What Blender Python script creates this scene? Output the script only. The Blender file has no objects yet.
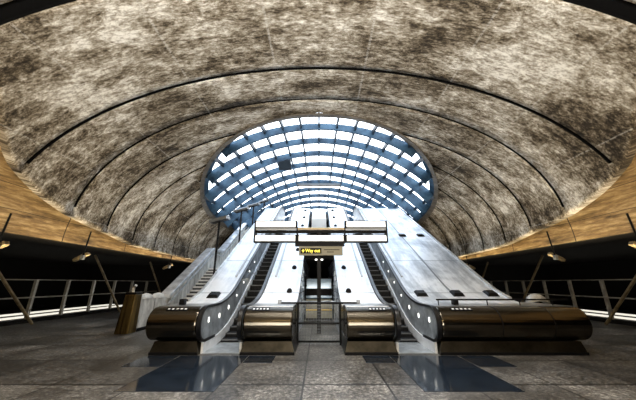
import bpy, math, random
from mathutils import Vector, Matrix
random.seed(7)
C = bpy.context.scene.collection
sc = bpy.context.scene
PI = math.pi

# ------------------------------------------------------------------ materials
def mat(name, col, rough=.5, metal=0., var=None, scale=3., stretch=(1, 1, 1), emis=None, estr=0., bump=0., detail=6, spec=None):
    m = bpy.data.materials.new(name); m.use_nodes = True
    nt = m.node_tree; b = nt.nodes['Principled BSDF']
    b.inputs['Base Color'].default_value = (*col, 1)
    b.inputs['Roughness'].default_value = rough
    b.inputs['Metallic'].default_value = metal
    if spec is not None: b.inputs['Specular IOR Level'].default_value = spec
    if emis:
        b.inputs['Emission Color'].default_value = (*emis, 1)
        b.inputs['Emission Strength'].default_value = estr
    if var or bump:
        tc = nt.nodes.new('ShaderNodeTexCoord'); mp = nt.nodes.new('ShaderNodeMapping')
        mp.inputs['Scale'].default_value = stretch
        nt.links.new(tc.outputs['Object'], mp.inputs['Vector'])
        n = nt.nodes.new('ShaderNodeTexNoise'); n.inputs['Scale'].default_value = scale
        n.inputs['Detail'].default_value = detail; n.inputs['Roughness'].default_value = .65
        nt.links.new(mp.outputs['Vector'], n.inputs['Vector'])
        if var:
            r = nt.nodes.new('ShaderNodeValToRGB')
            r.color_ramp.elements[0].position = .33; r.color_ramp.elements[0].color = (*var, 1)
            r.color_ramp.elements[1].position = .66; r.color_ramp.elements[1].color = (*col, 1)
            nt.links.new(n.outputs['Fac'], r.inputs['Fac'])
            nt.links.new(r.outputs['Color'], b.inputs['Base Color'])
        if bump:
            bp = nt.nodes.new('ShaderNodeBump'); bp.inputs['Strength'].default_value = bump
            nt.links.new(n.outputs['Fac'], bp.inputs['Height']); nt.links.new(bp.outputs['Normal'], b.inputs['Normal'])
    return m

def node(nt, t, **kw):
    n = nt.nodes.new(t)
    for k, v in kw.items(): setattr(n, k, v)
    return n
def math_(nt, op, a, b=None):
    n = node(nt, 'ShaderNodeMath', operation=op)
    for i, x in enumerate((a, b)):
        if x is None: continue
        if isinstance(x, (int, float)): n.inputs[i].default_value = x
        else: nt.links.new(x, n.inputs[i])
    return n.outputs[0]
def noise(nt, vec, scale, detail=5, rough=.6, sx=1, sy=1, sz=1, dist=0.):
    mp = node(nt, 'ShaderNodeMapping'); mp.inputs['Scale'].default_value = (sx, sy, sz)
    nt.links.new(vec, mp.inputs['Vector'])
    n = node(nt, 'ShaderNodeTexNoise'); n.inputs['Scale'].default_value = scale
    n.inputs['Detail'].default_value = detail; n.inputs['Roughness'].default_value = rough; n.inputs['Distortion'].default_value = dist
    nt.links.new(mp.outputs[0], n.inputs['Vector']); return n.outputs['Fac']
def ramp(nt, fac, stops):
    r = node(nt, 'ShaderNodeValToRGB'); e = r.color_ramp.elements
    while len(e) < len(stops): e.new(.5)
    for i, (p, c) in enumerate(stops): e[i].position = p; e[i].color = (*c, 1)
    nt.links.new(fac, r.inputs['Fac']); return r.outputs['Color']
def mix(nt, fac, a, b, mode='MIX'):
    n = node(nt, 'ShaderNodeMix', data_type='RGBA', blend_type=mode)
    if isinstance(fac, (int, float)): n.inputs[0].default_value = fac
    else: nt.links.new(fac, n.inputs[0])
    for i, x in ((6, a), (7, b)):
        if isinstance(x, tuple): n.inputs[i].default_value = (*x, 1)
        else: nt.links.new(x, n.inputs[i])
    return n.outputs[2]

def concrete():
    m = bpy.data.materials.new('stained_concrete'); m.use_nodes = True
    nt = m.node_tree; b = nt.nodes['Principled BSDF']; L = nt.links
    uv = node(nt, 'ShaderNodeTexCoord').outputs['UV']
    big = noise(nt, uv, .5, 3, .5, .6, 1, 1, .3)
    med = noise(nt, uv, 1.8, 11, .78, .75, 1.3, 1, .35)
    fine = noise(nt, uv, 8.0, 9, .85, .65, 1.5, 1, .2)
    s = math_(nt, 'ADD', math_(nt, 'MULTIPLY', big, .6), math_(nt, 'MULTIPLY', med, .75))
    s = math_(nt, 'ADD', s, math_(nt, 'MULTIPLY', fine, .9))
    s = math_(nt, 'SUBTRACT', s, .625)
    col = ramp(nt, s, [(.34, (.016, .0115, .007)), (.42, (.085, .064, .039)), (.49, (.25, .208, .15)), (.555, (.46, .415, .34)), (.655, (.92, .89, .82))])
    sep = node(nt, 'ShaderNodeSeparateXYZ'); L.new(uv, sep.inputs[0])
    fr = math_(nt, 'FRACT', math_(nt, 'ADD', math_(nt, 'MULTIPLY', sep.outputs[0], 1/2.3), .5))
    ln = math_(nt, 'MULTIPLY', math_(nt, 'LESS_THAN', fr, .022), math_(nt, 'GREATER_THAN', fine, .48))
    col = mix(nt, math_(nt, 'MULTIPLY', ln, .35), col, (.75, .73, .68))
    L.new(col, b.inputs['Base Color'])
    b.inputs['Roughness'].default_value = .75; b.inputs['Specular IOR Level'].default_value = .3
    bp = node(nt, 'ShaderNodeBump'); bp.inputs['Strength'].default_value = .35; bp.inputs['Distance'].default_value = .05
    L.new(s, bp.inputs['Height']); L.new(bp.outputs[0], b.inputs['Normal'])
    return m

def ochre():
    m = bpy.data.materials.new('warm_lit_vault'); m.use_nodes = True
    nt = m.node_tree; b = nt.nodes['Principled BSDF']; L = nt.links
    uv = node(nt, 'ShaderNodeTexCoord').outputs['UV']
    st = noise(nt, uv, 2.2, 8, .7, 1.6, .22, 1, .4)
    fi = noise(nt, uv, 7, 6, .7, 1.2, .3, 1)
    s = math_(nt, 'ADD', math_(nt, 'MULTIPLY', st, .7), math_(nt, 'MULTIPLY', fi, .3))
    col = ramp(nt, s, [(.36, (.04, .023, .008)), (.5, (.34, .215, .085)), (.64, (.80, .60, .31))])  # warm uplight glow put into the vault's base colour
    sep = node(nt, 'ShaderNodeSeparateXYZ'); L.new(uv, sep.inputs[0])
    f = math_(nt, 'FRACT', math_(nt, 'MULTIPLY', sep.outputs[0], 1.15))
    seam = math_(nt, 'LESS_THAN', f, .022)
    f2 = math_(nt, 'LESS_THAN', math_(nt, 'FRACT', math_(nt, 'MULTIPLY', sep.outputs[1], .29)), .012)
    seam = math_(nt, 'MAXIMUM', seam, f2)
    col = mix(nt, seam, col, (.035, .022, .01))
    L.new(col, b.inputs['Base Color']); b.inputs['Roughness'].default_value = .6
    return m

def granite_floor():
    m = bpy.data.materials.new('granite_paving'); m.use_nodes = True
    nt = m.node_tree; b = nt.nodes['Principled BSDF']; L = nt.links
    ob = node(nt, 'ShaderNodeTexCoord').outputs['Object']
    sp = noise(nt, ob, 13, 5, .9)
    bl = noise(nt, ob, .8, 6, .7, 1, 1, 1, .6)
    s = math_(nt, 'ADD', math_(nt, 'MULTIPLY', sp, .68), math_(nt, 'MULTIPLY', bl, .32))
    col = ramp(nt, s, [(.37, (.006, .0055, .005)), (.46, (.045, .042, .038)), (.54, (.165, .157, .143)), (.64, (.56, .54, .50))])
    sep = node(nt, 'ShaderNodeSeparateXYZ'); L.new(ob, sep.inputs[0])
    px = math_(nt, 'FRACT', math_(nt, 'MULTIPLY', math_(nt, 'ADD', sep.outputs[0], 20.73), 1/1.46))
    py = math_(nt, 'FRACT', math_(nt, 'MULTIPLY', math_(nt, 'ADD', sep.outputs[1], 21.7), 1/1.6))
    j = math_(nt, 'MAXIMUM', math_(nt, 'LESS_THAN', px, .022), math_(nt, 'LESS_THAN', py, .032))
    col = mix(nt, j, col, (.008, .008, .008))
    # whole-slab tone differences
    cx = math_(nt, 'FLOOR', math_(nt, 'MULTIPLY', math_(nt, 'ADD', sep.outputs[0], 20.73), 1/1.46))
    cy = math_(nt, 'FLOOR', math_(nt, 'MULTIPLY', math_(nt, 'ADD', sep.outputs[1], 21.7), 1/1.6))
    cb = node(nt, 'ShaderNodeCombineXYZ'); L.new(cx, cb.inputs[0]); L.new(cy, cb.inputs[1])
    wn = node(nt, 'ShaderNodeTexWhiteNoise', noise_dimensions='3D'); L.new(cb.outputs[0], wn.inputs['Vector'])
    tone = math_(nt, 'ADD', math_(nt, 'MULTIPLY', wn.outputs['Value'], .85), .5)
    tc = node(nt, 'ShaderNodeCombineXYZ')
    for i in range(3): L.new(tone, tc.inputs[i])
    col = mix(nt, 1., col, tc.outputs[0], 'MULTIPLY')
    L.new(col, b.inputs['Base Color'])
    L.new(math_(nt, 'ADD', math_(nt, 'MULTIPLY', bl, .35), .22), b.inputs['Roughness'])
    b.inputs['Specular IOR Level'].default_value = .3
    return m

def steel_deck(name, lo, hi):
    m = bpy.data.materials.new(name); m.use_nodes = True
    nt = m.node_tree; b = nt.nodes['Principled BSDF']; L = nt.links
    ob = node(nt, 'ShaderNodeTexCoord').outputs['Object']
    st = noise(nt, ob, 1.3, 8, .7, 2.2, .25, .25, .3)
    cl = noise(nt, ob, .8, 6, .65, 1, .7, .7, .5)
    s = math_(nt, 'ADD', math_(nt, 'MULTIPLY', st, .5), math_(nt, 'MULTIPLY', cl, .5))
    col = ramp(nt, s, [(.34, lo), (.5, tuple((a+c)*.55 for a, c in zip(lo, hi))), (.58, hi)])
    sep = node(nt, 'ShaderNodeSeparateXYZ'); L.new(ob, sep.inputs[0])
    j1 = math_(nt, 'LESS_THAN', math_(nt, 'FRACT', math_(nt, 'MULTIPLY', sep.outputs[1], 1/2.4)), .012)
    col = mix(nt, j1, col, (.12, .14, .16))
    L.new(col, b.inputs['Base Color'])
    b.inputs['Metallic'].default_value = .25; b.inputs['Roughness'].default_value = .42
    return m

def tile_side():
    m = bpy.data.materials.new('tiled_side'); m.use_nodes = True
    nt = m.node_tree; b = nt.nodes['Principled BSDF']; L = nt.links
    ob = node(nt, 'ShaderNodeTexCoord').outputs['Object']
    sep = node(nt, 'ShaderNodeSeparateXYZ'); L.new(ob, sep.inputs[0])
    cy = math_(nt, 'MULTIPLY', sep.outputs[1], 2.2); cz = math_(nt, 'MULTIPLY', sep.outputs[2], 4.5)
    j = math_(nt, 'MAXIMUM', math_(nt, 'LESS_THAN', math_(nt, 'FRACT', cy), .07), math_(nt, 'LESS_THAN', math_(nt, 'FRACT', cz), .09))
    cb = node(nt, 'ShaderNodeCombineXYZ'); L.new(math_(nt, 'FLOOR', cy), cb.inputs[0]); L.new(math_(nt, 'FLOOR', cz), cb.inputs[1])
    wn = node(nt, 'ShaderNodeTexWhiteNoise', noise_dimensions='3D'); L.new(cb.outputs[0], wn.inputs['Vector'])
    col = ramp(nt, wn.outputs['Value'], [(0, (.22, .26, .30)), (.5, (.45, .50, .56)), (1, (.80, .85, .90))])
    col = mix(nt, j, col, (.08, .10, .12))
    L.new(col, b.inputs['Base Color']); b.inputs['Roughness'].default_value = .25
    return m

def glass(name, tint, refl=.08):
    m = bpy.data.materials.new(name); m.use_nodes = True
    nt = m.node_tree; nt.nodes.remove(nt.nodes['Principled BSDF']); o = nt.nodes['Material Output']
    t = node(nt, 'ShaderNodeBsdfTransparent'); t.inputs[0].default_value = (*tint, 1)
    g = node(nt, 'ShaderNodeBsdfGlossy'); g.inputs['Roughness'].default_value = .03
    x = node(nt, 'ShaderNodeMixShader'); x.inputs[0].default_value = refl
    nt.links.new(t.outputs[0], x.inputs[1]); nt.links.new(g.outputs[0], x.inputs[2]); nt.links.new(x.outputs[0], o.inputs[0])
    return m

M = dict(
    conc=concrete(), ochre=ochre(), floor=granite_floor(),
    joint=mat('groove_shade', (.004, .004, .004), .9, spec=.1),  # groove faces blackened to paint in the shade of the gaps
    rim=mat('rim_steel', (.20, .175, .14), .5, .2, (.08, .066, .05), 3),
    rib=mat('blue_rib', (.06, .125, .20), .5, .1, (.008, .024, .05), 1.3, spec=.25),
    mull=mat('mullion_dark', (.012, .022, .035), .5),
    glass=glass('canopy_glass', (.97, .985, 1.0)),
    black=mat('black', (.004, .004, .0045), .5, spec=.15),
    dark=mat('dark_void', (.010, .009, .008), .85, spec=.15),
    rubber=mat('handrail_rubber', (.006, .006, .007), .28),
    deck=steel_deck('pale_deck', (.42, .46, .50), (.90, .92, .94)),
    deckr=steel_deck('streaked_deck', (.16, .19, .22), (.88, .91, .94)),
    nose=mat('brushed_bronze_steel', (.14, .125, .10), .2, 1., (.06, .052, .04), 1.2, (.3, 8, 8)),
    nosetop=mat('brushed_steel', (.50, .51, .52), .3, .9, (.30, .31, .32), 2, (1, 4, 1)),
    plinth=mat('bronze_plinth', (.06, .052, .038), .4, .9, (.022, .019, .013), 2),
    balus=mat('balustrade_steel', (.66, .71, .75), .3, .4, (.22, .25, .28), 2.4, bump=.02),
    skirt=mat('skirt_steel', (.92, .93, .94), .4, .15, (.70, .72, .74), 3),
    step=mat('step_black', (.005, .005, .006), .6, 0, spec=.2),
    nosing=mat('step_edge', (.10, .105, .11), .5, .2),
    tile=tile_side(),
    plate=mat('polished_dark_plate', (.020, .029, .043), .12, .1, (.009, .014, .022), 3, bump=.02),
    stone=mat('granite_cladding', (.80, .78, .73), .6, 0, (.26, .25, .22), 2.5, (1.5, 1.5, .5)),
    coping=mat('steel_coping', (.80, .82, .84), .32, .5, (.36, .38, .40), 2.5),
    stairstep=mat('stair_stone', (.85, .82, .76), .6, 0, (.55, .52, .47), 3),
    stairriser=mat('stair_riser', (.05, .047, .042), .7, 0),
    bronze=mat('bronze', (.36, .24, .08), .3, .9, (.012, .009, .006), 2.2, (3, 3, .25)),
    rail=mat('rail_steel', (.52, .49, .42), .45, .3, (.25, .23, .19), 3),
    strut=mat('strut_tan', (.33, .25, .13), .5, .3, (.12, .09, .05), 3),
    white=mat('diffuser', (.85, .84, .82), .5, 0, emis=(1, .965, .91), estr=1.1),
    spot=mat('spot_lens', (.9, .9, .9), .4, emis=(1, .97, .9), estr=3),
    strip=mat('strip_light', (.9, .88, .8), .5, emis=(1, .95, .82), estr=1.0),
    olive=mat('sign_olive', (.25, .225, .15), .5),
    signtext=mat('sign_text_yellow', (.9, .75, .08), .5, emis=(1, .8, .1), estr=1.2),
    tan=mat('beam_tan', (.42, .33, .22), .4, .5),
    greybeam=mat('beam_grey', (.42, .43, .44), .45, .3),
    lamp=mat('lamp_grey', (.22, .235, .25), .4, .7),
    beige=mat('beige_panel', (.42, .40, .29), .5, 0, (.25, .24, .18), 3),
    gold=mat('gold_strip', (.55, .40, .12), .35, .6),
    liftglass=mat('lift_glass', (.18, .26, .33), .1, .1),
    pale=mat('pale_cowl', (.72, .70, .64), .45, .1, (.40, .39, .36), 5),
    landing=mat('landing_stone', (.6, .6, .58), .5),
)

# ------------------------------------------------------------------ mesh builder
class MB:
    def __init__(s): s.v = []; s.f = []; s.m = []; s.uv = None
    def add(s, vs, fs, mi=0):
        o = len(s.v); s.v += [tuple(v) for v in vs]; s.f += [tuple(i+o for i in f) for f in fs]; s.m += [mi]*len(fs); return s
    def box(s, x0, x1, y0, y1, z0, z1, mi=0):
        return s.add([(x, y, z) for x in (x0, x1) for y in (y0, y1) for z in (z0, z1)],
              [(0, 1, 3, 2), (4, 6, 7, 5), (0, 4, 5, 1), (2, 3, 7, 6), (0, 2, 6, 4), (1, 5, 7, 3)], mi)
    def obox(s, c, sx, sy, sz, rot, mi=0):           # rotated box, rot = Matrix 3x3
        vs = [Vector(c) + rot @ Vector((x*sx/2, y*sy/2, z*sz/2)) for x in (-1, 1) for y in (-1, 1) for z in (-1, 1)]
        return s.add(vs, [(0, 1, 3, 2), (4, 6, 7, 5), (0, 4, 5, 1), (2, 3, 7, 6), (0, 2, 6, 4), (1, 5, 7, 3)], mi)
    def prism(s, prof, x0, x1, mi=0, flare=None):    # profile in (y, z), extruded along x
        n = len(prof)
        vs = [(x0, y, z) for y, z in prof] + [(x1, y, z) for y, z in prof]
        fs = [(i, (i+1) % n, n+(i+1) % n, n+i) for i in range(n)] + [tuple(range(n))[::-1], tuple(range(n, 2*n))]
        return s.add(vs, fs, mi)
    def tube(s, path, r, n=8, mi=0, cap=True):
        P = [Vector(p) for p in path]; vs = []; fs = []
        for i, p in enumerate(P):
            t = (P[min(i+1, len(P)-1)] - P[max(i-1, 0)]).normalized()
            a = Vector((1, 0, 0)) if abs(t.x) < .9 else Vector((0, 0, 1))
            u = t.cross(a).normalized(); w = t.cross(u)
            rr = r[i] if isinstance(r, (list, tuple)) else r
            vs += [p + (u*math.cos(2*PI*k/n) + w*math.sin(2*PI*k/n))*rr for k in range(n)]
        for i in range(len(P)-1):
            fs += [(i*n+k, i*n+(k+1) % n, (i+1)*n+(k+1) % n, (i+1)*n+k) for k in range(n)]
        if cap: fs += [tuple(range(n))[::-1], tuple(range(len(vs)-n, len(vs)))]
        return s.add(vs, fs, mi)
    def band(s, path, wx, th, x, mi=0):               # ribbon following (y,z) path; wx wide in x, th thick in the normal
        P = [Vector((0, a, b)) for a, b in path]; vs = []; fs = []
        for i, p in enumerate(P):
            t = (P[min(i+1, len(P)-1)] - P[max(i-1, 0)]).normalized(); nrm = Vector((0, -t.z, t.y))
            for dx, dn in ((-1, -1), (1, -1), (1, 1), (-1, 1)):
                q = p + nrm*dn*th/2; vs.append((x+dx*wx/2, q.y, q.z))
        for i in range(len(P)-1):
            fs += [(i*4+k, i*4+(k+1) % 4, i*4+4+(k+1) % 4, i*4+4+k) for k in range(4)]
        fs += [(3, 2, 1, 0), tuple(range(len(vs)-4, len(vs)))]
        return s.add(vs, fs, mi)
    def sheet(s, top, bot, x0, x1, mi=0):             # solid between two matching (y,z) polylines
        n = len(top)
        vs = [(x, y, z) for x in (x0, x1) for pl in (top, bot) for y, z in pl]; fs = []
        for i in range(n-1):
            a, b2, c, d = i, n+i, 2*n+i, 3*n+i
            fs += [(a, b2, b2+1, a+1), (c, c+1, d+1, d), (a, a+1, c+1, c), (b2, d, d+1, b2+1)]
        fs += [(0, 2*n, 3*n, n), (n-1, 2*n-1, 4*n-1, 3*n-1)]
        return s.add(vs, fs, mi)
    def build(s, name, ms, parent=None, smooth=False, bevel=0, label=None, local=False):
        off = Vector((0, 0, 0)); p = parent
        while p and not local: off += p.location; p = p.parent
        me = bpy.data.meshes.new(name)
        me.from_pydata([tuple(Vector(v)-off) for v in s.v], [], s.f); me.validate()
        for m in (ms if isinstance(ms, list) else [ms]): me.materials.append(M[m])
        if len(me.polygons) == len(s.m):
            me.polygons.foreach_set('material_index', s.m)
        import bmesh
        bm = bmesh.new(); bm.from_mesh(me); bmesh.ops.recalc_face_normals(bm, faces=bm.faces); bm.to_mesh(me); bm.free()
        if smooth:
            me.polygons.foreach_set('use_smooth', [True]*len(me.polygons))
        o = bpy.data.objects.new(name, me); C.objects.link(o)
        if parent: o.parent = parent
        if label: o['label'] = label
        if bevel:
            b = o.modifiers.new('b', 'BEVEL'); b.width = bevel; b.segments = 3; b.limit_method = 'ANGLE'; b.angle_limit = .6
        return o

def thing(name, label, cat, loc=(0, 0, 0), group=None):
    o = bpy.data.objects.new(name, None); C.objects.link(o); o.location = loc; o.empty_display_size = .2
    return tag(o, label, cat, group)
def tag(o, label, cat, group=None):
    o['label'] = label; o['category'] = cat
    if group: o['group'] = group
    return o
def struct(o): o['kind'] = 'structure'; return o
def dup(root, loc, label, group=None):
    r = root.copy(); C.objects.link(r); r.location = loc; r['label'] = label
    if group: r['group'] = group
    for ch in list(root.children):
        c = ch.copy(); C.objects.link(c); c.parent = r
        for g in ch.children:
            d = g.copy(); C.objects.link(d); d.parent = c
    return r
def lerp(tab, y):
    if y <= tab[0][0]: return tab[0][1]
    for (a, u), (b, v) in zip(tab, tab[1:]):
        if y <= b: return u + (v-u)*(y-a)/(b-a)
    return tab[-1][1]

# ------------------------------------------------------------------ the concrete vault
A, B, ZC = 9.2, 5.2, 3.35
EDGE = [(2, 7.4), (3.5, 7.1), (4.4, 6.78), (5.55, 6.2), (6.4, 5.58), (7.2, 4.98), (7.87, 4.68), (8.6, 4.40), (9.85, 4.07), (11.0, 3.88), (12.0, 3.76), (13.7, 3.5), (16.1, 3.4), (20, 3.355), (40, 3.352)]
def th_edge(y): return math.acos(min(.9999, max(0, (lerp(EDGE, y)-ZC)/B)))
RX, RY, RC, RP = 7.6, 10.87, 21.0, 2.3
def rho(x, y): return (abs(x/RX)**RP + abs((y-RC)/RY)**RP)**(1/RP)
def vz(x): return ZC + B*math.sqrt(max(0, 1-(x/A)**2))
def tilt(Y): return .68*min(1, max(0, (Y-7.6)/1.5))*min(1, max(0, (24-Y)/4))
def row_y(Y, th): return Y + tilt(Y)*(th/1.35)**2
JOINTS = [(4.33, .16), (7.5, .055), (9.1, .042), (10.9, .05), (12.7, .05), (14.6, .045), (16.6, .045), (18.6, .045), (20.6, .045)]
def vault(o):
    rows = []
    ys = [-8, -6, -4, -2, -1, 0, 1, 2, 2.6, 3.2, 3.7]
    y = 4.0
    while y < 34: ys.append(round(y, 3)); y += .22 if 8.8 < y < 11 else (.3 if y < 24 else .8)
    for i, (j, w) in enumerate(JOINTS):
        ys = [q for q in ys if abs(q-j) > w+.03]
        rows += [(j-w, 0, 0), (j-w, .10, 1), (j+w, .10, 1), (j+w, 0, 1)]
    rows += [(q, 0, 0) for q in ys]
    rows = sorted(rows, key=lambda r: r[0])
    # keep groove rows in order: plain, recessed, recessed, plain
    out = []; i = 0
    for j, w in JOINTS: pass
    NC = 44
    mb = MB(); uvs = []
    for side in (-1, 1):
        base = len(mb.v); prev = None
        for ri, (Y, rec, _) in enumerate(rows):
            # end angle: solve on the shell edge
            lo, hi = .3, 1.57
            for _k in range(40):
                te = (lo+hi)/2
                if te > th_edge(row_y(Y, te)): hi = te
                else: lo = te
            ti = 0.
            if rho(0, row_y(Y, 0)) < 1:
                lo, hi = 0., min(te, 1.3)
                for _k in range(40):
                    md = (lo+hi)/2
                    if rho(A*math.sin(md), row_y(Y, md)) < 1: lo = md
                    else: hi = md
                ti = hi
            for c in range(NC+2):
                t = ti + (te-ti)*min(c, NC)/NC
                r = rec if c <= NC-2 else 0
                if c == NC+1: r = .28
                a_, b_ = A+r, B+r
                x = side*a_*math.sin(t); z = ZC + b_*math.cos(t); yy = row_y(Y, t)
                mb.v.append((x, yy, z)); uvs.append((side*t*7.2, yy))
        W = NC+2
        for ri in range(len(rows)-1):
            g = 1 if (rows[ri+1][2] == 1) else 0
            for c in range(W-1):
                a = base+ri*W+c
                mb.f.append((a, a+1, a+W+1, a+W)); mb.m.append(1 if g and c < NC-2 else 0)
    me = bpy.data.meshes.new('ceiling'); me.from_pydata(mb.v, [], mb.f)
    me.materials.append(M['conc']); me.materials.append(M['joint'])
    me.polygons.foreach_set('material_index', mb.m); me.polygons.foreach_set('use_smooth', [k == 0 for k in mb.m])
    ul = me.uv_layers.new(name='UVMap')
    for lp in me.loops: ul.data[lp.index].uv = uvs[lp.vertex_index]
    ob = bpy.data.objects.new('ceiling', me); C.objects.link(ob); return struct(ob)
vault(None)

# lower vault with painted-in ochre glow behind the shell edge, left and right
for side, nm in ((-1, 'wall_left'), (1, 'wall_right')):
    mb = MB(); uvs = []; ys = [-8+.4*i for i in range(76)]; N = 22
    for y in ys:
        te = th_edge(y); t1 = max(.05, te-.32)
        for c in range(N+1):
            t = 1.5708 + (t1-1.5708)*c/N
            k = min(1, max(0, (t-(te-.30))/.26)); off = .13+.35*k*k*(3-2*k)
            if c == N: off = .115
            mb.v.append((side*(A+off)*math.sin(t), y, ZC-.16*(1-c/N)+(B+off)*math.cos(t))); uvs.append((t*7.2, y))
    for i in range(len(ys)-1):
        for c in range(N):
            a = i*(N+1)+c; mb.f.append((a, a+1, a+N+2, a+N+1)); mb.m.append(0)
    me = bpy.data.meshes.new(nm); me.from_pydata(mb.v, [], mb.f); me.materials.append(M['ochre'])
    me.polygons.foreach_set('use_smooth', [True]*len(me.polygons))
    ul = me.uv_layers.new(name='UVMap')
    for lp in me.loops: ul.data[lp.index].uv = uvs[lp.vertex_index]
    ob = bpy.data.objects.new(nm, me); C.objects.link(ob); struct(ob)

# side aisles: dark soffits and far walls
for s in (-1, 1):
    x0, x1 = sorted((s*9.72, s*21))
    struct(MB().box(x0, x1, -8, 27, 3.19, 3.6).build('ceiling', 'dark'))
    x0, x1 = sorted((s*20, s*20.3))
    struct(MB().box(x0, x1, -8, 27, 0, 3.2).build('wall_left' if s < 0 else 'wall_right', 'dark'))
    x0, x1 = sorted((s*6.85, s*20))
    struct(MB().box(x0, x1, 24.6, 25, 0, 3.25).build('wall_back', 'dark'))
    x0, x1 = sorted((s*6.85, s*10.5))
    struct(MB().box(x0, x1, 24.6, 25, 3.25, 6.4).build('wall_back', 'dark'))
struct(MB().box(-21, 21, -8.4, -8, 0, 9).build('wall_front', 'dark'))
struct(MB().box(-20.3, 20.3, -8, 27, -.3, 0).build('floor', 'floor'))
struct(MB().box(-4.1, 9.6, 22.75, 33, 6.2, 6.5).build('floor', 'landing'))
struct(MB().box(-9.6, -4.1, 26.2, 33, 6.2, 6.5).build('floor', 'landing'))
struct(MB().box(-9.6, 9.6, 33, 33.3, 6.2, 8.9).build('wall_back', 'landing'))

# ------------------------------------------------------------------ rim and glass canopy
def rim_pt(p):
    c, s_ = math.cos(p), math.sin(p)
    x = RX*math.copysign(abs(s_)**(2/RP), s_); y = RC - RY*math.copysign(abs(c)**(2/RP), c)
    return x, y
def rim_loop(n=160):
    return [rim_pt(2*PI*i/n) for i in range(n)]
mb = MB(); loop = rim_loop(); n = len(loop)
for x, y in loop:
    cx, cy = x/RX, (y-RC)/RY; l = math.hypot(cx, cy); d = Vector((cx/l, cy/l))
    for off, dz in ((.16, -.03), (.16, -.10), (-.05, -.10), (-.05, .10)):
        xx = x+d.x*off; mb.v.append((xx, y+d.y*off, vz(max(-A, min(A, xx)))+dz))
for i in range(n):
    for k in range(4):
        a, b2 = i*4+k, i*4+(k+1) % 4; c2, d2 = ((i+1) % n)*4+(k+1) % 4, ((i+1) % n)*4+k
        mb.f.append((a, b2, c2, d2)); mb.m.append(0)
struct(mb.build('trim_1', 'rim', smooth=False))

HH = 1.0
def dome(x, y):
    r = rho(x, y)
    return vz(x) + (HH*(1-r*r)**.45*(1-.6*(x/RX)**2) if r < 1 else 0)
win = bpy.data.objects.new('window_1', None); C.objects.link(win); struct(win)
# glass
mb = MB(); NR, NA = 26, 96
for i in range(NR+1):
    r = math.sin(i/NR*PI/2)
    for k in range(NA):
        x, y = rim_pt(2*PI*k/NA); xx, yy = x*r, RC+(y-RC)*r
        mb.v.append((xx, yy, dome(xx, yy) + .03))
for i in range(NR):
    for k in range(NA):
        a, b2 = i*NA+k, i*NA+(k+1) % NA
        mb.f.append((a, b2, b2+NA, a+NA)); mb.m.append(0)
mb.build('pane', 'glass', win, smooth=True)
mb = MB(); NA = 160
for r in (.999, .992, .982, .97):
    for k in range(NA):
        x, y = rim_pt(2*PI*k/NA); xx, yy = x*r, RC+(y-RC)*r
        mb.v.append((xx, yy, dome(xx, yy) - .02))
for i in range(3):
    for k in range(NA):
        a, b2 = i*NA+k, i*NA+(k+1) % NA
        mb.f.append((a, b2, b2+NA, a+NA)); mb.m.append(0)
o = mb.build('kerb', 'rib', win, smooth=True)
sd = o.modifiers.new('s', 'SOLIDIFY'); sd.thickness = .04; sd.offset = -1
RIBS = [11.75, 13.45, 15.2, 16.95, 18.7, 20.45, 22.2, 23.95, 25.7, 27.5, 29.3]
for Y in RIBS:
    lo, hi = 0., RX
    f = lambda x: Y + .8*(x/RX)**2
    for _k in range(40):
        md = (lo+hi)/2
        if rho(md, f(md)) < .995: lo = md
        else: hi = md
    xe = lo; N = 40; mb = MB()
    for i in range(N+1):
        q = -1+2*i/N; x = xe*math.sin(q*PI/2); y = f(x); zt = dome(x, y)
        sl = (dome(x+.05, y)-dome(x-.05, y))/.1 if abs(x) < xe-.1 else (-x/abs(x)*.9)
        sl = max(-1.6, min(1.6, sl)); nrm = Vector((sl, 0, -1)).normalized()
        dp = .30 + .36*min(1, abs(x)/6.6)**1.5
        b_ = Vector((x, y, zt)) + nrm*dp
        for p_ in ((x, y-.05, zt), (x, y+.05, zt), (b_.x, y+.05, b_.z), (b_.x, y-.05, b_.z)): mb.v.append(p_)
    for i in range(N):
        for k in range(4):
            a = i*4+k; b2 = i*4+(k+1) % 4; mb.f.append((a, b2, b2+4, a+4)); mb.m.append(0)
    mb.build('rib', 'rib', win)
x = -6.96
while x < 7:
    half = RY*(1-abs(x/RX)**RP)**(1/RP)*.995; N = 40; P = []
    for i in range(N+1):
        y = RC + half*math.sin((-1+2*i/N)*PI/2); P.append((x, y, dome(x, y)-.05))
    mb = MB()
    for (a, b2, c) in P:
        mb.v += [(a-.04, b2, c-.16), (a+.04, b2, c-.16), (a+.04, b2, c+.06), (a-.04, b2, c+.06)]; 
    for i in range(N):
        for k in range(4):
            a = i*4+k; b2 = i*4+(k+1) % 4; mb.f.append((a, b2, b2+4, a+4)); mb.m.append(0)
    mb.build('mullion', 'mull', win)
    x += .87
# the one vent flap hanging open
vy = 15.9; vx = -2.15
mb = MB(); R = Matrix.Rotation(math.radians(-22), 3, 'X')
mb.obox((vx, vy, dome(vx, vy)-.42), .80, .9, .06, R)
mb.build('vent_flap', 'mull', win)

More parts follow.
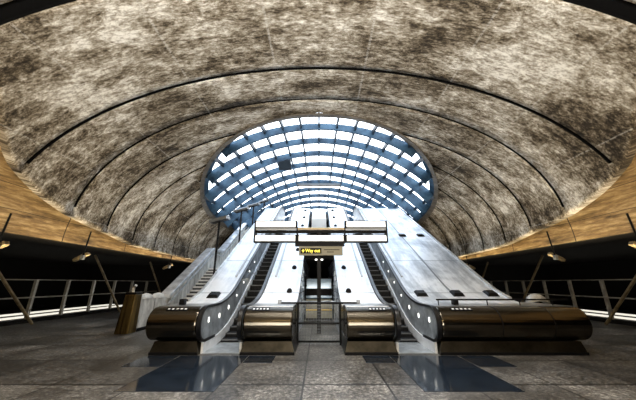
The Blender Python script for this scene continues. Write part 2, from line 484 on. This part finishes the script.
# ------------------------------------------------------------------ escalator geometry
SL = .55; Y0 = 9.5; YT = 21.3
def ramp_z(y, z0):                 # smooth flat - incline - flat line
    r = 1.1
    def sp(t): return 0 if t < -r else (t if t > r else (t+r)**2/(4*r))
    return z0 + SL*(sp(y-Y0) - sp(y-YT))
def line(z0, y0, y1, n=46): return [(y0+(y1-y0)*i/n, ramp_z(y0+(y1-y0)*i/n, z0)) for i in range(n+1)]
NC_, NZ, NRAD = 7.80, .70, .41
def newel(r, a0=-90, a1=90, n=16):  # from under, round the front, to the top
    return [(NC_ - r*math.cos(math.radians(a0+(a1-a0)*i/n)), NZ + r*math.sin(math.radians(a0+(a1-a0)*i/n))) for i in range(n+1)]
ESC = 2.47; HW = .50
def escalator(cx, label):
    t = thing('escalator', label, 'escalator', (cx, 7.4, 0), 'escalators between the steel islands')
    MB().box(cx-.47, cx+.47, 7.75, 9.15, 0, .012).build('comb_plate', 'balus', t)
    y = 9.05; i = 0
    while y < 21.6:
        zt = ramp_z(y+.2, 0) if True else 0
        zt = max(.02, round(zt/.01)*.01)
        m = MB(); m.box(cx-.455, cx+.455, y, y+.41, zt-.26, zt); m.box(cx-.455, cx+.455, y-.006, y+.03, zt-.03, zt+.004, 1)
        for k in range(14):
            xx = cx-.44+k*.065; m.box(xx, xx+.03, y-.012, y, zt-.25, zt-.04)
        m.build('step', ['step', 'nosing'], t); y += .4
    for s in (-1, 1):
        hx = cx+s*(HW+.0)
        path = [(8.5, NZ-NRAD)] + newel(NRAD) + line(NZ+NRAD, 8.2, 23.2, 50) 
        MB().band(path, .10, .06, hx).build('handrail', 'rubber', t, smooth=False)
        # balustrade panel
        top = [(NC_-.36, NZ)] + newel(.36, 10, 80, 7) + line(NZ+.37, 7.95, 23.1, 46)
        bot = []
        for (yy, zz) in top:
            if yy < 7.8: bot.append((yy, max(NZ - (zz-NZ)*.95, .22)))
            else: bot.append((yy, ramp_z(yy, .12)))
        p = MB().sheet(top, bot, hx-.015, hx+.015).build('balustrade', 'balus', t)
        k = 0; yy = 7.98
        sxx = hx - s*.017
        while yy < 13:
            zz = ramp_z(yy, .76)
            c = MB(); r1, r2 = ((.03, .07) if k < 3 else (.018, .04)); k += 1
            c.add([(sxx, yy + r1*math.cos(a*PI/6), zz + r2*math.sin(a*PI/6)) for a in range(12)] + [(sxx - s*.012, yy + r1*.8*math.cos(a*PI/6), zz + r2*.8*math.sin(a*PI/6)) for a in range(12)],
                  [(a, (a+1) % 12, 12+(a+1) % 12, 12+a) for a in range(12)] + [tuple(range(12, 24))])
            c.build('spot_lamp', 'spot', p); yy += .82
        # skirt
        x0, x1 = sorted((cx+s*.458, cx+s*.515))
        MB().sheet(line(.27, 7.72, 23.0), line(-.04 if False else 0.005, 7.72, 23.0), x0, x1).build('skirt', 'skirt', t)
    return t
escalator(-ESC, 'left escalator, black steps climbing beside the lamp posts')
escalator(ESC, 'right escalator, black steps climbing beside the broad steel slope')

def island(x0, x1, label, bx0, bx1, deckmat, deck0, deck1, studs=(), wedges=(), sides=True, vents=()):
    cx = (bx0+bx1)/2
    t = thing('escalator_island', label, 'escalator casing', (cx, 7.5, 0), 'stainless casings of the escalators')
    # solid carcass with sloping top
    top = line(1.02, 8.6, 22.7)
    MB().sheet(top, [(y, 0.01) for y, z in top], x0, x1).build('side_casing', 'tile', t)
    dk = MB().sheet(line(1.09, 8.6, 22.7), line(1.021, 8.6, 22.7), deck0, deck1).build('deck', deckmat, t)
    prof = [(9.5, NZ+.40)] + newel(.40, 90, -90, 20) + [(9.5, NZ-.40)]
    nz = MB().prism(prof, bx0, bx1).build('rounded_nose', 'nose', t, bevel=.05)
    for p in nz.data.polygons: p.use_smooth = False
    tp = MB().box(bx0+.04, bx1-.04, NC_+.02, 9.5, NZ+.401, NZ+.412).build('top_plate', 'nosetop', t)
    p0, p1 = bx0-.06+(.16 if bx0 < -3 else 0), bx1+.06-(.20 if bx1 > 3 else 0)
    pl = MB().add([(p0+.08, 7.62, .3), (p1-.08, 7.62, .3), (p1-.08, 9.4, .3), (p0+.08, 9.4, .3), (p0, 7.56, .0), (p1, 7.56, .0), (p1, 9.4, .0), (p0, 9.4, 0)],
                 [(0, 1, 2, 3), (4, 7, 6, 5), (0, 4, 5, 1), (1, 5, 6, 2), (2, 6, 7, 3), (3, 7, 4, 0)]).build('plinth', 'plinth', t)
    MB().box(p0+.01, p1-.01, 7.545, 7.56, 0.002, .07).build('kick_strip', 'black', t)
    for sx in studs[0] if studs else ():
        for y in studs[1]:
            z = ramp_z(y, 1.09); mb = MB()
            for i in range(5):
                a = i/4*PI/2; mb.v += [(sx+.10*math.cos(a)*math.cos(k*PI/5), y+.10*math.cos(a)*math.sin(k*PI/5), z+.11*math.sin(a)+SL*.10*math.cos(a)*math.sin(k*PI/5)) for k in range(10)]
            for i in range(4):
                for k in range(10):
                    a = i*10+k; b2 = i*10+(k+1) % 10; mb.f.append((a, b2, b2+10, a+10)); mb.m.append(0)
            mb.build('stud', 'black', t, smooth=True)
    for (sx, y) in wedges:
        z = ramp_z(y, 1.09); w = .19
        mb = MB().add([(sx-w, y-.1, z-.03), (sx+w, y-.1, z-.03), (sx+w, y+.22, z+.22*SL+.0), (sx-w, y+.22, z+.22*SL+.0), (sx-w*.72, y-.06, z+.08), (sx+w*.72, y-.06, z+.08), (sx+w*.72, y+.18, z+.17), (sx-w*.72, y+.18, z+.17)],
             [(0, 3, 2, 1), (4, 5, 6, 7), (0, 1, 5, 4), (1, 2, 6, 5), (2, 3, 7, 6), (3, 0, 4, 7)])
        mb.build('slide_stop', 'black', t)
    for (vx0, vx1) in vents:
        # black control panel with its row of pale marks on the shoulder of the nose
        a = math.radians(72); R = Matrix.Rotation(-(PI/2-a), 3, 'X')
        R = Matrix.Rotation(math.radians(26), 3, 'X')
        c = Vector(((vx0+vx1)/2, NC_-.40*math.cos(math.radians(62)), NZ+.402*math.sin(math.radians(62))))
        pv = MB().obox(c, vx1-vx0, .13, .012, R).build('control_panel', 'black', t)
        n_ = 5; wv = (vx1-vx0)/n_
        m2 = MB()
        for i in range(n_):
            m2.obox(c + R @ Vector((vx0+wv*(i+.5)-(vx0+vx1)/2, 0, .007)), wv*.5, .06, .006, R)
        m2.build('button', 'skirt', pv)
    return t
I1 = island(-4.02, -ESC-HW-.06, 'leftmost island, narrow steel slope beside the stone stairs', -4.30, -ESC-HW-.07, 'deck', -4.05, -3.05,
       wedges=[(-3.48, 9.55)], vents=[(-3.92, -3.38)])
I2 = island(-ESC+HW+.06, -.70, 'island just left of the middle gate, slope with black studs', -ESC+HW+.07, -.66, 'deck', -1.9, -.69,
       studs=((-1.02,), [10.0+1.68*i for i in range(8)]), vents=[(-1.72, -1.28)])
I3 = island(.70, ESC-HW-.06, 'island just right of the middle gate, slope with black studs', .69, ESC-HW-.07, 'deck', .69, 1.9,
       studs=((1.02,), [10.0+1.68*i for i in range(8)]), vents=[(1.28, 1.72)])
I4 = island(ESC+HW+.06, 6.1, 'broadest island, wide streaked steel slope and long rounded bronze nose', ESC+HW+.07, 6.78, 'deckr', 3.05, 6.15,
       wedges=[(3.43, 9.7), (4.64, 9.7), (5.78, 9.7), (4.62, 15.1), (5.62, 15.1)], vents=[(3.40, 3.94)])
# long deflector strips and seams on the slopes
for t, xs in ((I1, (-3.20,)), (I2, (-1.66,)), (I3, (1.66,)), (I4, (3.20, 4.55))):
    for x in xs:
        y0 = 11.0 if abs(x) < 4 else 9.6
        h = .06 if abs(x) < 4 else .012
        MB().sheet(line(1.09+h, y0, 22.6, 30), line(1.085, y0, 22.6, 30), x-.03, x+.03).build('deflector' if h > .02 else 'seam', 'greybeam' if h > .02 else 'lamp', t)
# raised upstand along outer edge of the broad slope
MB().sheet(line(1.14, 9.4, 22.6, 40), line(1.0, 9.4, 22.6, 40), 6.12, 6.22).build('edge_trim', 'coping', I4)
MB().sheet(line(1.13, 9.2, 22.6, 40), line(1.0, 9.2, 22.6, 40), -4.12, -4.04).build('edge_trim', 'coping', I1)
for x in (4.55, 5.85):
    MB().band([(9.5, NZ+.402)] + newel(.403, 90, -60, 16), .02, .01, x).build('nose_seam', 'black', I4)

# rail on top of the broad nose
t = thing('guard_rail', 'low black rail along the top of the broadest rounded nose', 'rail', (3.3, 7.95, 1.112))
m = MB().tube([(3.25, 8.1, 1.26), (6.9, 8.1, 1.26)], .022).build('rail_bar', 'black', t)
for x in (3.3, 3.75, 4.65, 5.55, 6.45):
    MB().tube([(x, 8.1, 1.112), (x, 8.1, 1.26)], .014).build('rail_post', 'black', t)
tag(MB().box(3.78, 3.92, 8.22, 8.38, 1.113, 1.27).box(3.80, 3.90, 8.2, 8.22, 1.18, 1.25).build('sensor_box', 'black', bevel=.02), 'small black sensor box on top of the broadest nose, behind its rail', 'sensor')
tag(MB().box(-3.93, -3.79, 8.22, 8.38, 1.113, 1.27).box(-3.91, -3.81, 8.2, 8.22, 1.18, 1.25).build('sensor_box', 'black', bevel=.02), 'small black sensor box on top of the leftmost rounded nose', 'sensor')
# pale hooded cowl behind the broad nose
mb = MB(); N = 10
cx_, cy_, cz_ = 7.35, 9.9, 1.0
for i in range(N+1):
    a = PI*i/N
    for k in range(13):
        b_ = PI*k/12
        mb.v.append((cx_ - .30*math.cos(b_)*(1 if k < 7 else 1.15), cy_ + .22*math.cos(a)*math.sin(b_)**.6, cz_ + .36*math.sin(b_)**.8*(.35+.65*math.sin(a))))
for i in range(N):
    for k in range(12):
        a = i*13+k; mb.f.append((a, a+1, a+14, a+13)); mb.m.append(0)
t = thing('cowl', 'pale rounded hooded cowl on a short pedestal behind the broadest nose', 'cowl', (cx_, cy_, 0))
mb.build('hood', 'pale', t, smooth=True)
MB().box(cx_-.27, cx_+.3, cy_-.2, cy_+.2, 0, 1.03).build('pedestal', 'dark', t)

# ------------------------------------------------------------------ middle gate
t = thing('gate', 'black steel gate with wire mesh closing the gap between two islands', 'gate', (0, 8.7, 0))
y = 8.72
m = MB(); m.tube([(-1.2, y-.0, 1.13), (1.2, y, 1.13)], .03); m.build('top_rail', 'black', t)
for x in (-.62, .62): MB().box(x-.03, x+.03, y-.03, y+.03, 0, 1.12).build('gate_post', 'black', t)
MB().box(-.62, .62, y-.02, y+.02, .55, .60).build('middle_rail', 'black', t)
MB().box(-.62, .62, y-.02, y+.02, .07, .12).build('bottom_rail', 'black', t)
m = MB()
for i in range(1, 16): xx = -.62+i*1.24/16; m.box(xx-.003, xx+.003, y-.003, y+.003, .1, 1.12)
for i in range(1, 13): zz = .1+i*.08; m.box(-.62, .62, y-.003, y+.003, zz-.003, zz+.003)
m.build('wire_mesh', 'lamp', t)
for x in (-1.17, 1.17): MB().box(x-.05, x+.05, y-.05, y+.05, 1.112, 1.22).build('rail_bracket', 'lamp', t)

# passage between the islands: lift enclosure at the end
t = thing('lift_enclosure', 'low glazed lift enclosure with beige panels deep between the islands', 'lift', (0, 14, 0))
MB().box(-.62, .62, 14, 15.2, 0, 1.95).build('carcass', 'dark', t)
MB().box(-.6, .6, 13.96, 14, 1.45, 1.9).build('window', 'liftglass', t)
MB().box(-.62, .62, 13.95, 14, 1.0, 1.12).build('panel', 'liftglass', t)
MB().box(-.62, .62, 13.95, 14, .55, .95).build('panel', 'beige', t)
MB().box(-.62, .62, 13.95, 14, .12, .42).build('panel', 'beige', t)
MB().box(-.62, .62, 13.93, 14, .45, .52).build('gold_strip', 'gold', t)
MB().tube([(-.69, 12.4, .95), (.69, 12.4, .95)], .025).build('handrail', 'balus', t)
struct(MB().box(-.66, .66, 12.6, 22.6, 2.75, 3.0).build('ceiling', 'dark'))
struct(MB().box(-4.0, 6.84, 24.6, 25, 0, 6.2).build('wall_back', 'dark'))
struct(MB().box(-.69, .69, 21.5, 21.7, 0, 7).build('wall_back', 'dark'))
struct(MB().sheet(line(1.0, 18.4, 22.7, 20), line(.3, 18.4, 22.7, 20), -.5, .5).build('trim_2', 'landing'))
for x in (-.13, .13):
    tag(MB().box(x-.05, x+.05, 12.75, 12.9, 2.70, 2.75).build('downlight', 'spot'), 'tiny white downlight over the gap between the islands, %s of the pair' % ('left' if x < 0 else 'right'), 'light')

# ------------------------------------------------------------------ light gantry on its pole, with the sign
gy = 10.7
t = thing('light_gantry', 'light gantry of white glowing panels on a black post across both escalators', 'light gantry', (0, gy, 0))
MB().box(-.07, .07, gy-.05, gy+.05, 0, 3.75).build('post', 'black', t)
gx0, gx1 = -2.52, 2.66
za, zb = 3.20, 3.98
def lightbox(x0, x1, z0, z1):
    h = MB().box(x0, x1, gy-.10, gy+.22, z0, z1).build('light_box', 'black', t)
    MB().box(x0+.06, x1-.06, gy-.115, gy-.10, z0+.035, z1-.035).build('diffuser', 'white', h)
for x0, x1 in ((gx0, -.86), (-.84, 1.0), (1.02, gx1)): lightbox(x0, x1, 3.215, 3.50)
for x0, x1 in ((gx0, -.86), (1.02, gx1)): lightbox(x0, x1, 3.76, 4.05)
MB().box(gx0, gx1, gy-.02, gy+.18, 3.585, 3.68).build('crossbeam', 'black', t)
MB().box(gx0, gx1, gy-.06, gy-.02, 3.685, 3.755).build('fascia', 'greybeam', t)
MB().box(-.84, 1.0, gy-.10, gy+.2, 3.69, 3.755).build('centre_beam', 'tan', t)
MB().box(-.84, 1.0, gy+.0, gy+.5, 3.76, 3.80).build('cover', 'liftglass', t)
for x in (gx0+.02, -.85, 1.01, gx1-.02): MB().box(x-.022, x+.022, gy-.12, gy+.24, 3.2, 4.06 if abs(x) > 2 else 3.78).build('bracket', 'black', t)
MB().box(-.92, .98, gy-.08, gy+.1, 3.06, 3.20).build('lower_beam', 'black', t)
t = thing('sign', 'way out sign with yellow lettering hanging below the glowing panels', 'sign', (0, gy-.1, 2.68))
MB().box(-.76, .90, gy-.16, gy-.06, 2.70, 3.04).build('panel', 'olive', t, bevel=.008)
MB().box(-.70, .09, gy-.172, gy-.16, 2.77, 2.97).build('display', 'black', t)
cu = bpy.data.curves.new('lettering', 'FONT'); cu.body = 'Way out'; cu.size = .20; cu.extrude = .003; cu.align_x = 'LEFT'; cu.align_y = 'CENTER'
cu.offset = .004
cu.materials.append(M['signtext'])
o = bpy.data.objects.new('lettering_curve', cu); C.objects.link(o); bpy.context.view_layer.update()
me = bpy.data.meshes.new_from_object(o.evaluated_get(bpy.context.evaluated_depsgraph_get())); bpy.data.objects.remove(o)
o = bpy.data.objects.new('lettering', me); C.objects.link(o); o.parent = t
o.location = (-.515, -.076, .19); o.rotation_euler = (PI/2, 0, 0); o.scale = (.78, .9, 1)
mb = MB(); yy = gy-.176; zc_ = 2.87
mb.add([(-.66, yy, zc_-.01), (-.60, yy, zc_+.06), (-.54, yy, zc_-.01), (-.585, yy, zc_-.01), (-.585, yy, zc_-.06), (-.615, yy, zc_-.06), (-.615, yy, zc_-.01)], [(0, 1, 2, 3, 4, 5, 6)])
mb.build('arrow', 'signtext', t)
m = MB(); m.box(.18, .78, gy-.166, gy-.16, 2.895, 2.925); m.box(.30, .56, gy-.166, gy-.16, 2.81, 2.84)
m.build('faint_marks', 'plinth', t)

# far light bar under the canopy
t = thing('light_bar', 'long thin light bar hanging far away under the glass canopy', 'light bar', (0, 19.5, 8.6))
MB().box(-1.62, 1.62, 19.4, 19.75, 8.66, 8.84).build('housing', 'black', t)
MB().box(-1.62, 1.62, 19.36, 19.4, 8.72, 8.84).build('fascia', 'lamp', t)
MB().box(-1.55, 1.55, 19.42, 19.7, 8.62, 8.66).build('diffuser', 'white', t)
for x in (-1.2, 1.2): MB().tube([(x, 19.6, 8.84), (x, 19.6, dome(x, 19.6)-.1)], .015).build('hanger', 'lamp', t)

# ------------------------------------------------------------------ stairs and stone parapet
t = thing('staircase', 'pale stone staircase with a landing left of the escalators', 'stairs', (-5.4, 12.6, 0))
ST = [(12.75, 0.)]
def stair_z(y):
    if y < 12.75: return 0
    if y < 17.3: return (y-12.75)*.567
    if y < 19.0: return 2.58
    return min(6.5, 2.58+(y-19.0)*.567)
y = 12.75; z = 0; k = 0
steps = []
while z < 2.5: z += .17; steps.append((y, y+.30, z)); y += .30
steps.append((y, 19.0, z)); y = 19.0
while z < 6.4: z += .17; steps.append((y, y+.30, z)); y += .30
for a, b2, z in steps:
    m = MB(); m.box(-6.62, -4.15, a-.02, b2+.02, z-.075, z); m.box(-6.62, -4.15, a+.005, b2+.02, max(0, z-.24), z-.075, 1)
    m.build('step', ['stairstep', 'stairriser'], t)
def par(y): return 1.12 + stair_z(y)
t = thing('parapet', 'granite parapet wall with steel coping climbing along the stairs', 'parapet', (-6.8, 10.9, 0))
ys = [10.95, 11.6, 12.2, 12.74, 14, 15.5, 17.3, 18.2, 19.0, 21, 23, 25.9]
top = [(y, par(y)) for y in ys]; bot = [(y, max(0, stair_z(y)-1.2)) for y in ys]
MB().sheet(top, bot, -6.92, -6.66).build('wall', 'stone', t)
MB().sheet([(y, z+.10) for y, z in top[3:]], [(y, z-.06) for y, z in top[3:]], -7.0, -6.52).build('coping', 'coping', t, bevel=.03)
MB().sheet([(y, z-.22) for y, z in top[3:]], [(y, z-.28) for y, z in top[3:]], -6.56, -6.50).build('wall_handrail', 'coping', t)
MB().sheet([(10.95, .12), (12.74, .12)], [(10.95, .0), (12.74, 0)], -6.655, -6.64).build('skirting', 'black', t)
MB().sheet([(11.85, 1.11), (11.87, 1.11)], [(11.85, .02), (11.87, .02)], -6.659, -6.652).build('seam', 'black', t)
# rounded rail ends on the level part of the parapet
for i, (yy, l) in enumerate(((11.0, .85), (11.8, .92))):
    mb = MB(); N = 8
    for j in range(9):
        q = j/8; w = math.sin(PI*q)**.4 if 0 < q < 1 else .05
        for k in range(N+1):
            a = PI*k/N; mb.v.append((-6.79 + .17*w*math.cos(a), yy + l*q, par(11)-.01 + .21*w*math.sin(a)))
    for j in range(8):
        for k in range(N):
            a = j*(N+1)+k; mb.f.append((a, a+1, a+N+2, a+N+1)); mb.m.append(0)
    mb.build('rounded_cap', 'pale', t, smooth=True)

t = thing('bronze_pylon', 'tapered bronze pylon at the foot of the stone parapet', 'pylon', (-6.85, 10.6, 0))
MB().add([(-7.12, 10.45, 0), (-6.62, 10.45, 0), (-6.62, 10.9, 0), (-7.12, 10.9, 0), (-7.0, 10.5, 1.3), (-6.62, 10.5, 1.3), (-6.62, 10.9, 1.3), (-7.0, 10.9, 1.3)],
   [(0, 3, 2, 1), (4, 5, 6, 7), (0, 1, 5, 4), (1, 2, 6, 5), (2, 3, 7, 6), (3, 0, 4, 7)]).build('body', 'bronze', t, bevel=.03)
MB().box(-7.0, -6.62, 10.5, 10.9, 1.3, 1.38).build('cap', 'black', t, bevel=.02)
MB().tube([(-6.8, 10.6, 1.38), (-6.8, 10.6, 1.55), (-6.7, 10.55, 1.62)], .05).build('camera', 'rail', t)

# ------------------------------------------------------------------ lamp posts standing on the stairs
lab = ['nearest and largest lamp post in the row along the stairs', 'second lamp post from the front along the stairs', 'third lamp post from the front, by the stair landing', 'fourth lamp post from the front, seen small against the canopy', 'farthest lamp post of the row, near the top of the stairs']
for i, (y, zh) in enumerate(((11.4, 4.25), (14.5, 5.5), (17.1, 6.5), (20.3, 7.72), (24.0, 9.05))):
    z = max([q for a, b2, q in steps if a <= y] + [0])
    h_ = zh - z
    t = thing('lamp_post', lab[i], 'lamp post', (-4.21, y, z), 'lamp posts along the stairs')
    MB().tube([(0, 0, 0), (0, 0, h_-.03)], .042, 10).build('pole', 'black', t, local=True)
    MB().tube([(0, 0, 0), (0, 0, .05)], .085, 12).build('foot', 'black', t, local=True)
    R = Matrix.Rotation(math.radians(-12), 3, 'Y') @ Matrix.Rotation(math.radians(-12), 3, 'Z')
    h = MB(); prof = [(-.16, -.05), (.16, -.05), (.17, .03), (.10, .10), (-.10, .10), (-.17, .03)]
    vs = [Vector((0, 0, h_)) + R @ Vector((sx, a, b2)) for sx in (-.40, .40) for a, b2 in prof]
    h.add(vs, [(i2, (i2+1) % 6, 6+(i2+1) % 6, 6+i2) for i2 in range(6)] + [(5, 4, 3, 2, 1, 0), (6, 7, 8, 9, 10, 11)])
    hd = h.build('lamp_head', 'lamp', t, local=True)
    MB().obox(Vector((0, 0, h_)) + R @ Vector((0, 0, -.056)), .72, .26, .012, R).build('lens', 'black', hd, local=True)

# ------------------------------------------------------------------ side railings
for s, nm in ((-1, 'left'), (1, 'right')):
    X = s*13.0
    t = thing('railing', 'tall steel post and bar railing along the dark %s side' % nm, 'railing', (X, 8, 0), 'railings beside the dark aisles')
    for i in range(11):
        y = 4.7+1.7*i
        MB().box(X-.06, X+.06, y-.055, y+.055, 0, 1.85).build('post', 'rail', t)
    MB().tube([(X, 3, 1.84), (X, 23, 1.84)], .022).build('top_bar', 'rail', t)
    MB().tube([(X-s*.08, 3, 1.08), (X-s*.08, 23, 1.08)], .03).build('handrail', 'rail', t)
    MB().box(X-.09, X+.09, 3, 23, 0, .16).build('kerb', 'dark', t)
    for j, (xx, zz) in enumerate(((15.0, .05), (16.7, .05))):
        a, b2 = sorted((s*xx, s*(xx+.5)))
        tag(MB().box(a, b2, 2, 24, 0.005, zz).build('light_strip', 'strip'), 'pale glowing floor strip beyond the %s railing, %s' % (nm, ('the one nearer the railing', 'the farther one')[j]), 'light strip')
    names = ['nearest', 'second nearest', 'third nearest', 'farthest']
    for i, y in enumerate((4.5, 9.6, 14.9, 19.9)):
        o = MB().tube([(s*12.0, y+.08, 3.12), (s*12.0, y+2.90, .06)], .055, 10).build('strut', 'strut', smooth=False)
        tag(o, 'slanting tan strut in front of the %s railing, %s of its row' % (nm, names[i]), 'strut', 'slanting struts of the aisles')
    nn = ['nearest', 'middle', 'farthest']
    for i, y in enumerate((8.2, 11.3, 18.0)):
        t = thing('spotlight', 'floodlight on a black rod under the gold-lit vault on the %s, %s' % (nm, nn[i]), 'floodlight', (s*9.58, y, 2.7), 'floodlights below the vault')
        zt = 3.75 if i < 2 else 3.6
        MB().tube([(s*9.55, y, 2.75), (s*9.45, y, zt)], .028).build('rod', 'black', t)
        R = Matrix.Rotation(s*math.radians(28), 3, 'Y')
        hd = MB().obox((s*9.72, y+.15, 2.72), .62, .16, .12, R).build('housing', 'strut', t, bevel=.02)
        MB().obox((s*9.72, y+.15, 2.79), .5, .13, .02, R).build('lens', 'tan', hd)
        MB().box(s*9.55-.06, s*9.55+.06, y-.05, y+.05, 2.6, 2.78).build('bracket', 'lamp', t)

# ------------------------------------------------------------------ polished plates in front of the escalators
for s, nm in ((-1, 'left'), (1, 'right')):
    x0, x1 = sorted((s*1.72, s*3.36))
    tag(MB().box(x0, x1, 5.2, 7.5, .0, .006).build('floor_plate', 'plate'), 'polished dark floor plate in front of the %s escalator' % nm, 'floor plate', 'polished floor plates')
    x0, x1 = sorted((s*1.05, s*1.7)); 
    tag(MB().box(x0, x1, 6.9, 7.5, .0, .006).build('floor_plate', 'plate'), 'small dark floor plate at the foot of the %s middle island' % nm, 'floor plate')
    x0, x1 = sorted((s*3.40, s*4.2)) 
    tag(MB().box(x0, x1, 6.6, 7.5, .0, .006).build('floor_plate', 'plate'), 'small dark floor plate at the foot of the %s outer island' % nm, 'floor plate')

# ------------------------------------------------------------------ light
def area(loc, tgt, sx, sy, e, col=(1, 1, 1), spread=180):
    l = bpy.data.lights.new('area', 'AREA'); l.shape = 'RECTANGLE'; l.size = sx; l.size_y = sy; l.energy = e; l.color = col; l.spread = math.radians(spread)
    o = bpy.data.objects.new('area_light', l); C.objects.link(o); o.location = loc
    o.rotation_euler = (Vector(tgt)-Vector(loc)).to_track_quat('-Z', 'Y').to_euler(); return o
def spot(loc, tgt, e, col, ang=120, r=.15):
    l = bpy.data.lights.new('spot', 'SPOT'); l.energy = e; l.color = col; l.spot_size = math.radians(ang); l.spot_blend = .8; l.shadow_soft_size = r
    o = bpy.data.objects.new('spot_light', l); C.objects.link(o); o.location = loc
    o.rotation_euler = (Vector(tgt)-Vector(loc)).to_track_quat('-Z', 'Y').to_euler(); return o
area((0, -4.5, .9), (0, 4, 9.4), 9, 1.6, 1150, (1, .95, .87), 110)  # added fill behind the camera, unseen, brightens the vault
area((0, -6, 7.0), (0, 3, .0), 9, .35, 330, (1, .74, .38))  # added unseen warm strip, reflects as a band on the noses
area((0, -5, 4.2), (0, 4, .0), 9, .12, 60, (1, .74, .38))  # second added strip, lower, for another warm band
area((0, 4.33, 8.3), (0, 5.5, 0), 7, .2, 330, (1, .96, .9), 100)  # added strip light in the wide groove, brightens the floor
for s in (-1, 1):
    area((s*9.38, 10.5, 2.35), (s*9.52, 10.5, 4.2), 21, .10, 235, (1, .80, .50), 130)
    area((s*12.4, 12, 3.1), (s*12.8, 12, 0), .8, 20, 35, (1, .86, .62))  # added aisle fill, no fitting, lifts the railings
for x in (-.13, .13): spot((x, 12.8, 2.68), (x*2, 12.0, 0), 45, (1, .97, .92), 150, .05)
w = bpy.data.worlds.new('World'); sc.world = w; w.use_nodes = True
nt = w.node_tree; bg = nt.nodes['Background']
tc = node(nt, 'ShaderNodeTexCoord'); sep = node(nt, 'ShaderNodeSeparateXYZ'); nt.links.new(tc.outputs['Generated'], sep.inputs[0])
col = ramp(nt, sep.outputs[2], [(0, (.95, .97, 1.0)), (.5, (.90, .95, 1.0)), (1, (.62, .78, 1.0))])
nt.links.new(col, bg.inputs[0]); bg.inputs[1].default_value = 5.0

# ------------------------------------------------------------------ camera
cd = bpy.data.cameras.new('camera'); cam = bpy.data.objects.new('camera', cd); C.objects.link(cam)
cam.location = (0, 0, 1.7); cam.rotation_euler = (math.radians(90+16.8), 0, 0)
cd.sensor_width = 36; cd.lens = 36*275/636; cd.shift_x = -1/636; cd.clip_start = .05; cd.clip_end = 300
sc.camera = cam
sc.view_settings.view_transform = 'Standard'; sc.view_settings.look = 'None'
sc.view_settings.gamma = 1; sc.view_settings.use_curve_mapping = False; sc.view_settings.exposure = 0
